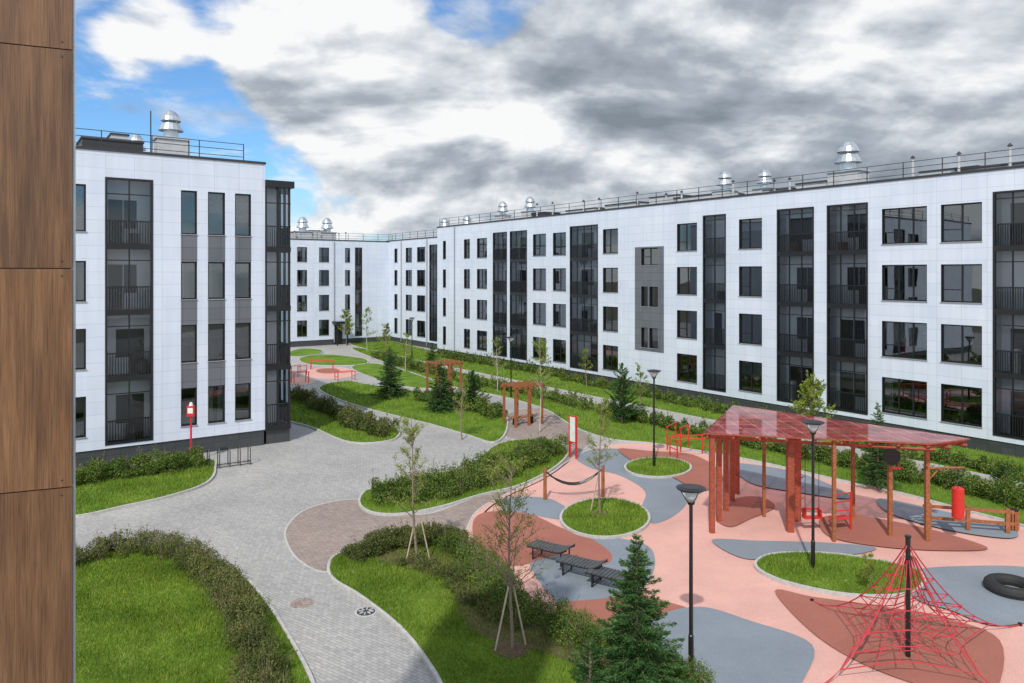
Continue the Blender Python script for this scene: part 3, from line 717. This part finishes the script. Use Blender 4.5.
# canopy
root=empty('playground_canopy',0,0,0)
zr=3.45
cor=[gp(703,433.5,zr),gp(932,444,zr),gp(970,439,zr),gp(733,405.5,zr)]
mb=MB(); top=[(c[0],c[1],zr+.02) for c in cor]; bot=[(c[0],c[1],zr-.03) for c in cor]
mb.quad(top,'roofred'); 
for i in range(4):
    j=(i+1)%4; mb.quad([bot[i],bot[j],top[j],top[i]],'redwood')
mb.obj('roof_sheet',root)
mb=MB()
def lerp(a,b,t): return (a[0]+(b[0]-a[0])*t,a[1]+(b[1]-a[1])*t)
for i in range(9):
    t=.02+i*.12; a=lerp(cor[0],cor[1],t); b=lerp(cor[3],cor[2],t); mb.tube([(a[0],a[1],zr-.10),(b[0],b[1],zr-.10)],.05,'redwood',4)
for s_ in (.08,.5,.92):
    a=lerp(cor[0],cor[3],s_); b=lerp(cor[1],cor[2],s_); mb.tube([(a[0],a[1],zr-.2),(b[0],b[1],zr-.2)],.055,'redwood',4)
mb.obj('roof_beams',root)
mb=MB()
for u,v,r,k in ((712,533,.085,'redwood'),(719,522,.085,'redwood'),(726,512,.085,'redwood'),(732,502,.085,'redwood'),(737,494,.085,'redwood'),
    (790,532,.11,'redwood'),(797,521,.11,'redwood'),(764,517,.05,'brownwood'),(834,542,.055,'brownwood'),(853,520,.055,'brownwood'),(890,537,.065,'brownwood'),(927,542,.065,'brownwood')):
    x,y=gp(u,v); mb.box(x-r,x+r,y-r,y+r,0,zr-.04,k)
mb.obj('posts',root)
mb=MB()
for u,v in ((790,532),(797,521)):
    x,y=gp(u,v)
    for dz in range(7): mb.tube([(x+.14,y,.4+dz*.38),(x+.34,y+.25,.4+dz*.38)],.02,'red',6)
mb.obj('climbing_rungs',root)
def swing(u,v,rz=.1):
    x,y=gp(u,v); root=empty('playground_swing',x,y,0,rz); mb=MB()
    for a in (-.25,.25): mb.tube([(a,0,.5),(a,0,zr-.2)],.012,'black',4)
    mb.box(-.3,.3,-.13,.13,.45,.5,'red'); mb.box(-.3,-.26,-.13,.13,.5,.75,'red'); mb.box(.26,.3,-.13,.13,.5,.75,'red'); mb.box(-.3,.3,.10,.13,.70,.76,'red')
    mb.obj('seat_and_chains',root)
swing(812,531); 
x,y=gp(843,532); root=empty('climbing_ladder',x,y,0,.3); mb=MB()
for a in (-.33,.33):
    mb.tube([(a,0,.02),(a,0,1.35)],.035,'red',8); mb.tube([(a,.3,.45),(a,0,.45)],.025,'red',8)
for z in (.45,.75,1.05,1.33): mb.tube([(-.33,0,z),(.33,0,z)],.025,'red',8)
mb.box(-.33,.33,0,.32,.43,.47,'red'); mb.obj('frame',root)
x,y=gp(958,541); root=empty('punching_bag',x,y,0); mb=MB()
mb.tube([(0,0,.75),(0,0,.8),(0,0,1.75),(0,0,1.8)],[.12,.19,.19,.12],'red',18)
for i in range(3):
    a=i*2.09; mb.tube([(.16*math.cos(a),.16*math.sin(a),1.78),(0,0,2.1)],.008,'black',4)
mb.obj('bag',root); mb=MB()
mb.tube([(0,0,2.1),(0,0,2.45)],.012,'black',5); xx,yy=gp(927,542); mb.tube([(xx-x,yy-y,2.45),(.2,0,2.45)],.035,'brownwood',8); mb.tube([(xx-x,yy-y,2.0),(xx-x+.45*(x-xx),0,2.45)],.025,'brownwood',6)
mb.obj('hanger_arm',root)
x,y=gp(890,537); mb=MB(); root=empty('basketball_target',x,y-.1,0); mb.tube([(0,0,2.75),(0,-.05,2.75)],.28,'black',20); mb.tube([(0,-.25,2.45)]+[(.2*math.cos(a),-.25+.2*math.sin(a),2.45) for a in [i*.6283 for i in range(11)]],.014,'red',5); mb.obj('board_and_ring',root)
x,y=gp(1012,531); root=empty('litter_bin',x,y,0); mb=MB(); 
for i in range(12):
    a=i*math.pi/6; mb.box(.17*math.cos(a)-.03,.17*math.cos(a)+.03,.17*math.sin(a)-.03,.17*math.sin(a)+.03,.08,.72,'brownwood')
mb.tube([(0,0,.05),(0,0,.7)],.14,'black',12); mb.tube([(0,0,.72),(0,0,.76)],.2,'black',16); mb.obj('bin',root)
def bars(u,v,w,h,rz,k='red',name='exercise_bars'):
    x,y=gp(u,v); root=empty(name,x,y,0,rz); mb=MB()
    for yy in (-.35,.35):
        for xx in (-w/2,w/2): mb.tube([(xx,yy,0),(xx,yy,h)],.035,k,8)
        mb.tube([(-w/2-.1,yy,h),(w/2+.1,yy,h)],.03,k,8)
    mb.tube([(-w/2,-.35,h*.5),(-w/2,.35,h*.5)],.025,k,8); mb.tube([(w/2,-.35,h*.5),(w/2,.35,h*.5)],.025,k,8)
    mb.obj('frame',root)
bars(690,457,1.8,.95,.3); bars(678,449,1.2,1.2,1.0); bars(345,380,1.5,.7,.6); bars(300,383,1.2,.9,.6); bars(322,369,2,.8,.2); bars(299,376,1.2,.9,1.2)
mb=MB(); x,y=gp(968,532); root=empty('balance_beam',x,y,0,-.25)
for z in (.35,.75): mb.box(-1.4,1.4,-.05,.05,z,z+.09,'brownwood')
for xx in (-1.2,0,1.2): mb.box(xx-.06,xx+.06,-.0501,.07,0,.9,'brownwood')
mb.obj('beam',root)
xa,ya=gp(545,500); xb,yb_=gp(603,497)
root=empty('hammock',xa,ya,0); mb=MB()
for (xx,yy) in ((0,0),(xb-xa,yb_-ya)): mb.tube([(xx,yy,0),(xx,yy,1.25)],[.07,.065],'brownwood',8)
pts=[(t*(xb-xa),t*(yb_-ya),1.15-.75*4*t*(1-t)*.8) for t in [i/10 for i in range(11)]]
for off in (-.0,.12,.24): mb.tube([(p[0],p[1]+off*4*(i/10)*(1-i/10),p[2]) for i,p in enumerate(pts)],.03,'black',6)
for i in range(1,10):
    mb.tube([pts[i],(pts[i][0],pts[i][1]+.24*4*(i/10)*(1-i/10),pts[i][2])],.015,'black',4)
mb.obj('posts_and_net',root)
x,y=gp(573,458); root=empty('information_sign',x,y,0,-.95); mb=MB(); mb.box(-.28,-.20,-.04,.04,0,2.05,'red'); mb.box(.20,.28,-.04,.04,0,2.05,'red'); mb.box(-.2,.2,-.03,.03,.8,2.0,'whitep'); mb.box(-.2,.2,-.035,.035,1.99,2.05,'red'); mb.box(-.2,.2,-.035,.035,.74,.8,'red'); mb.obj('board',root)
x,y=gp(191,463); root=empty('red_sign_post',x,y,0); mb=MB(); mb.tube([(0,0,0),(0,0,2.6)],.045,'red',10); mb.box(-.17,.17,-.08,.08,2.2,2.7,'red'); mb.box(-.12,.12,-.09,-.082,2.35,2.6,'whitep'); mb.tube([(0,0,2.7),(0,0,2.86)],[.1,.05],'whitep',12); mb.obj('post',root)
x,y=gp(229,466); root=empty('bicycle_rack',x,y,0,.55); mb=MB()
for i in range(5):
    xx=-.9+i*.45; mb.tube([(xx,-.25,0),(xx,-.25,.7),(xx,-.15,.85),(xx,.15,.85),(xx,.25,.7),(xx,.25,0)],.022,'darkmetal',8)
for yy in (-.25,.25): mb.tube([(-1,yy,.06),(1,yy,.06)],.022,'darkmetal',6)
mb.obj('hoops',root)
def pergola(u,v,w,d,h,rz,k='brownwood'):
    x,y=gp(u,v); root=empty('wooden_pergola',x,y,0,rz); mb=MB()
    for xx in (-w/2,0,w/2):
        for yy in (-d/2,d/2): mb.box(xx-.06,xx+.06,yy-.06,yy+.06,0,h,k)
    for yy in (-d/2,d/2): mb.box(-w/2-.2,w/2+.2,yy-.05,yy+.05,h,h+.14,k)
    n=int(w/.35)
    for i in range(n+1): xx=-w/2+w*i/n; mb.box(xx-.025,xx+.025,-d/2-.2,d/2+.2,h+.14,h+.24,k)
    mb.box(-w/2+.1,w/2-.1,-.2,.2,.42,.47,k); mb.box(-w/2+.3,-w/2+.4,-.15,.15,0,.42,'black'); mb.box(w/2-.4,w/2-.3,-.15,.15,0,.42,'black')
    mb.obj('frame',root)
pergola(523,424,1.9,1.2,2.2,.6); pergola(444,396,2.0,1.4,2.3,.6)
def lounger(u,v,rz):
    x,y=gp(u,v); root=empty('lounge_bench',x,y,0,rz); mb=MB()
    prof=[(-.7,.60),(-.52,.50),(-.35,.46),(0,.45),(.35,.45),(.65,.45),(.72,.43)]
    for i in range(len(prof)-1):
        (a,za),(b,zb)=prof[i],prof[i+1]; ns=max(1,int((b-a)/.11))
        for s_ in range(ns):
            t0=s_/ns+.03; t1=(s_+1)/ns-.05
            x0=a+(b-a)*t0; x1=a+(b-a)*t1; z0=za+(zb-za)*t0; z1=za+(zb-za)*t1
            P=[(x0,-.3,z0),(x1,-.3,z1),(x1,.3,z1),(x0,.3,z0)]; Q=[(p[0],p[1],p[2]-.035) for p in P]
            mb.quad(P,'slat'); mb.quad(Q[::-1],'slat')
            for m_ in range(4): mb.quad([Q[m_],Q[(m_+1)%4],P[(m_+1)%4],P[m_]],'slat')
    for yy in (-.26,.26):
        mb.tube([(p[0],yy,p[1]-.06) for p in prof],.024,'black',6)
        for xx,zz in ((-.5,.45),(.5,.40)): mb.tube([(xx,yy,0),(xx,yy,zz)],.027,'black',6)
    for xx in (-.5,.5): mb.tube([(xx,-.26,.03),(xx,.26,.03)],.022,'black',6)
    mb.obj('bench',root)
lounger(551,561,2.55); lounger(582,577,2.55); lounger(612,589,2.55)
x,y=gp(1012,593); root=empty('rubber_tyre',x,y,0); bm=bmesh.new()
R_,r_=.52,.17; nu,nv=32,12; vs=[[bm.verts.new(((R_+r_*math.cos(b))*math.cos(a),(R_+r_*math.cos(b))*math.sin(a),.17+r_*1.0*math.sin(b))) for b in [2*math.pi*j/nv for j in range(nv)]] for a in [2*math.pi*i/nu for i in range(nu)]]
for i in range(nu):
    for j in range(nv): bm.faces.new((vs[i][j],vs[(i+1)%nu][j],vs[(i+1)%nu][(j+1)%nv],vs[i][(j+1)%nv]))
me=bpy.data.meshes.new('ring'); bm.to_mesh(me); me.materials.append(M['rubber']); o=bpy.data.objects.new('ring',me); scene.collection.objects.link(o); o.parent=root
x,y=gp(908,658); root=empty('climbing_net',x,y,0); mb=MB()
mb.tube([(0,0,0),(0,0,2.8)],.055,'black',12); mb.tube([(0,0,2.8),(0,0,2.84)],.07,'black',12); mb.obj('mast',root)
anch=[gp(812,602),gp(812,692),gp(1012,700),gp(1020,626),gp(925,592)]
anch=[(a[0]-x,a[1]-y) for a in anch]; mb=MB(); na=len(anch)
def netpt(a,f,wave=0):
    z=2.65*(1-f)**1.9+.03; return Vector((a[0]*f,a[1]*f,z))
for a in anch:
    mb.tube([netpt(a,i/10) for i in range(11)],.016,'rope',5,False)
    mb.tube([(a[0],a[1],0),(a[0],a[1],.08)],.05,'black',8)
rings=[.22,.34,.46,.58,.72]
sub=5
def ringpt(i,s_,f):
    a=anch[i%na]; b=anch[(i+1)%na]; t=s_/sub; p=netpt(a,f).lerp(netpt(b,f),t); k_=1-.28*math.sin(math.pi*t); p.x*=k_; p.y*=k_; p.z+=.10*math.sin(math.pi*t)*f; return p
for f in rings:
    for i in range(na): mb.tube([ringpt(i,s_,f) for s_ in range(sub+1)],.013,'rope',5,False)
for i in range(na):
    for s_ in range(1,sub): mb.tube([ringpt(i,s_,f) for f in [.08]+rings],.011,'rope',4,False)
for i in range(na):
    p=ringpt(i,0,.58); q=ringpt(i,3,.58)
    for zz in (.45,.9): mb.tube([(0,0,zz),tuple(p*.8)[:2]+(zz,),tuple(q*.8)[:2]+(zz,),(0,0,zz)],.011,'rope',4,False)
mb.obj('rope_net',root)

# ------------------------------------------------------------ sky, sun, camera
SA=math.radians(46); sx,sy=-.24,-.97
az=math.atan2(sx,sy)
w=bpy.data.worlds.new('World'); scene.world=w; w.use_nodes=True; nt=w.node_tree; nt.nodes.clear()
out=nt.nodes.new('ShaderNodeOutputWorld'); sk=nt.nodes.new('ShaderNodeTexSky'); sk.sky_type='NISHITA'; sk.sun_disc=False
sk.sun_elevation=SA; sk.sun_rotation=az; sk.ozone_density=2.5; sk.air_density=1.0; sk.dust_density=.4
b1=nt.nodes.new('ShaderNodeBackground'); b1.inputs[1].default_value=.135; nt.links.new(mixnode(nt,sk.outputs[0],(.66,.95,1.18),1,'MULTIPLY'),b1.inputs[0])
tc=nt.nodes.new('ShaderNodeTexCoord'); sp=nt.nodes.new('ShaderNodeSeparateXYZ'); nt.links.new(tc.outputs['Generated'],sp.inputs[0])
def MA(op,a,b=None,c=None,clamp=False):
    n=nt.nodes.new('ShaderNodeMath'); n.operation=op; n.use_clamp=clamp
    for i,v in enumerate((a,b,c)):
        if v is None: continue
        if hasattr(v,'is_output'): nt.links.new(v,n.inputs[i])
        else: n.inputs[i].default_value=v
    return n.outputs[0]
def MR(v,a,b,c,d,st=True):
    n=nt.nodes.new('ShaderNodeMapRange'); n.interpolation_type='SMOOTHSTEP' if st else 'LINEAR'
    nt.links.new(v,n.inputs[0]); 
    for i,q in enumerate((a,b,c,d)): n.inputs[i+1].default_value=q
    return n.outputs[0]
X_,Y_,Z_=sp.outputs
zc=MA('MAXIMUM',Z_,0.0)
def dens(shift,seed,scale,det=9,off=.22,ro=.55,dist=0):
    den=MA('ADD',zc,off+shift)
    cb=nt.nodes.new('ShaderNodeCombineXYZ'); nt.links.new(MA('DIVIDE',X_,den),cb.inputs[0]); nt.links.new(MA('DIVIDE',Y_,den),cb.inputs[1]); cb.inputs[2].default_value=seed
    n=noise(nt,cb.outputs[0],scale,det,ro); n.node.inputs['Distortion'].default_value=dist; return n
S=1.7; OF=.34
dA=dens(0,3.7,S,9,OF,.56,.25); d1_=dens(0,3.7,S,6,OF,.52,.25); d2_=dens(.035,3.7,S,6,OF,.52,.25)
def blob(u,v,c0,c1):
    d=Vector(((u-512)/F,1,(274-v)/F)).normalized(); n=nt.nodes.new('ShaderNodeVectorMath'); n.operation='DOT_PRODUCT'
    nt.links.new(tc.outputs['Generated'],n.inputs[0]); n.inputs[1].default_value=d; return MR(n.outputs['Value'],math.cos(math.radians(c0)),math.cos(math.radians(c1)),0,1)
bias=MA('MULTIPLY',blob(130,60,11,3),-.15)
for (u,v,r0,r1,s) in ((170,130,7,1,-.10),(500,-25,7,2,-.15),(420,0,5,1,-.07),(270,165,5,1,-.10),(960,135,3,.5,-.10),(150,42,4,1,.10),(640,100,14,5,.16),(860,90,16,5,.20),(440,90,12,3,.12),(300,80,8,2,.13)):
    bias=MA('ADD',bias,MA('MULTIPLY',blob(u,v,r0,r1),s))
D_=MA('ADD',MA('ADD',dA,bias),.05)
alpha=MR(D_,.44,.56,0,1)
wisp=dens(0,21.3,2.4,8,.13,.6,.4)
alpha=MA('MAXIMUM',alpha,MR(wisp,.46,.72,0,.75))
alpha=MA('MAXIMUM',alpha,MR(zc,.14,.0,0,.7))
dk=blob(620,105,11,2)
for (u,v,r0,r1,s) in ((790,95,13,4,1),(960,80,13,4,1),(440,120,8,2,.8),(320,110,6,1,.6),(560,60,7,1,.7)):
    dk=MA('MAXIMUM',dk,MA('MULTIPLY',blob(u,v,r0,r1),s))
sh=dens(0,9.1,1.6,7,.30,.52,.2)
dark=MA('MULTIPLY',MA('ADD',MA('MULTIPLY',dk,.85),.15),MR(sh,.34,.60,.2,1))
rel=MA('MULTIPLY',MA('SUBTRACT',d1_,d2_),3.6)
lum=MA('ADD',MA('SUBTRACT',.95,MA('MULTIPLY',dark,.46)),rel)
lum=MA('ADD',lum,MA('MULTIPLY',MA('SUBTRACT',dA,.5),.7))
lum=MA('MULTIPLY',lum,1.0,clamp=True)
cr=nt.nodes.new('ShaderNodeValToRGB'); e=cr.color_ramp.elements; e[0].position=.1; e[0].color=(.23,.27,.32,1); e[1].position=.98; e[1].color=(.95,.955,.96,1)
k_=e.new(.5); k_.color=(.41,.46,.52,1); k2=e.new(.75); k2.color=(.67,.71,.76,1); nt.links.new(lum,cr.inputs[0])
b2=nt.nodes.new('ShaderNodeBackground'); b2.inputs[1].default_value=1.0; nt.links.new(cr.outputs[0],b2.inputs[0])
ms=nt.nodes.new('ShaderNodeMixShader'); nt.links.new(alpha,ms.inputs[0]); nt.links.new(b1.outputs[0],ms.inputs[1]); nt.links.new(b2.outputs[0],ms.inputs[2]); nt.links.new(ms.outputs[0],out.inputs[0])
sd=bpy.data.lights.new('sun','SUN'); sd.energy=3.1; sd.angle=math.radians(1.0); sd.color=(1,.95,.87)
so=bpy.data.objects.new('sun',sd); scene.collection.objects.link(so)
dirv=Vector((sx*math.cos(SA),sy*math.cos(SA),math.sin(SA))); so.rotation_euler=dirv.to_track_quat('Z','Y').to_euler()
cam=bpy.data.cameras.new('camera'); cam.sensor_width=36; cam.lens=F/1024*36; cam.shift_y=-(341.5-V0)/1024; cam.clip_end=3000; cam.clip_start=.1
co=bpy.data.objects.new('camera',cam); scene.collection.objects.link(co); co.location=(0,0,EYE); co.rotation_euler=(math.pi/2,0,0); scene.camera=co
scene.view_settings.view_transform='Standard'; scene.view_settings.look='None'; scene.view_settings.exposure=0
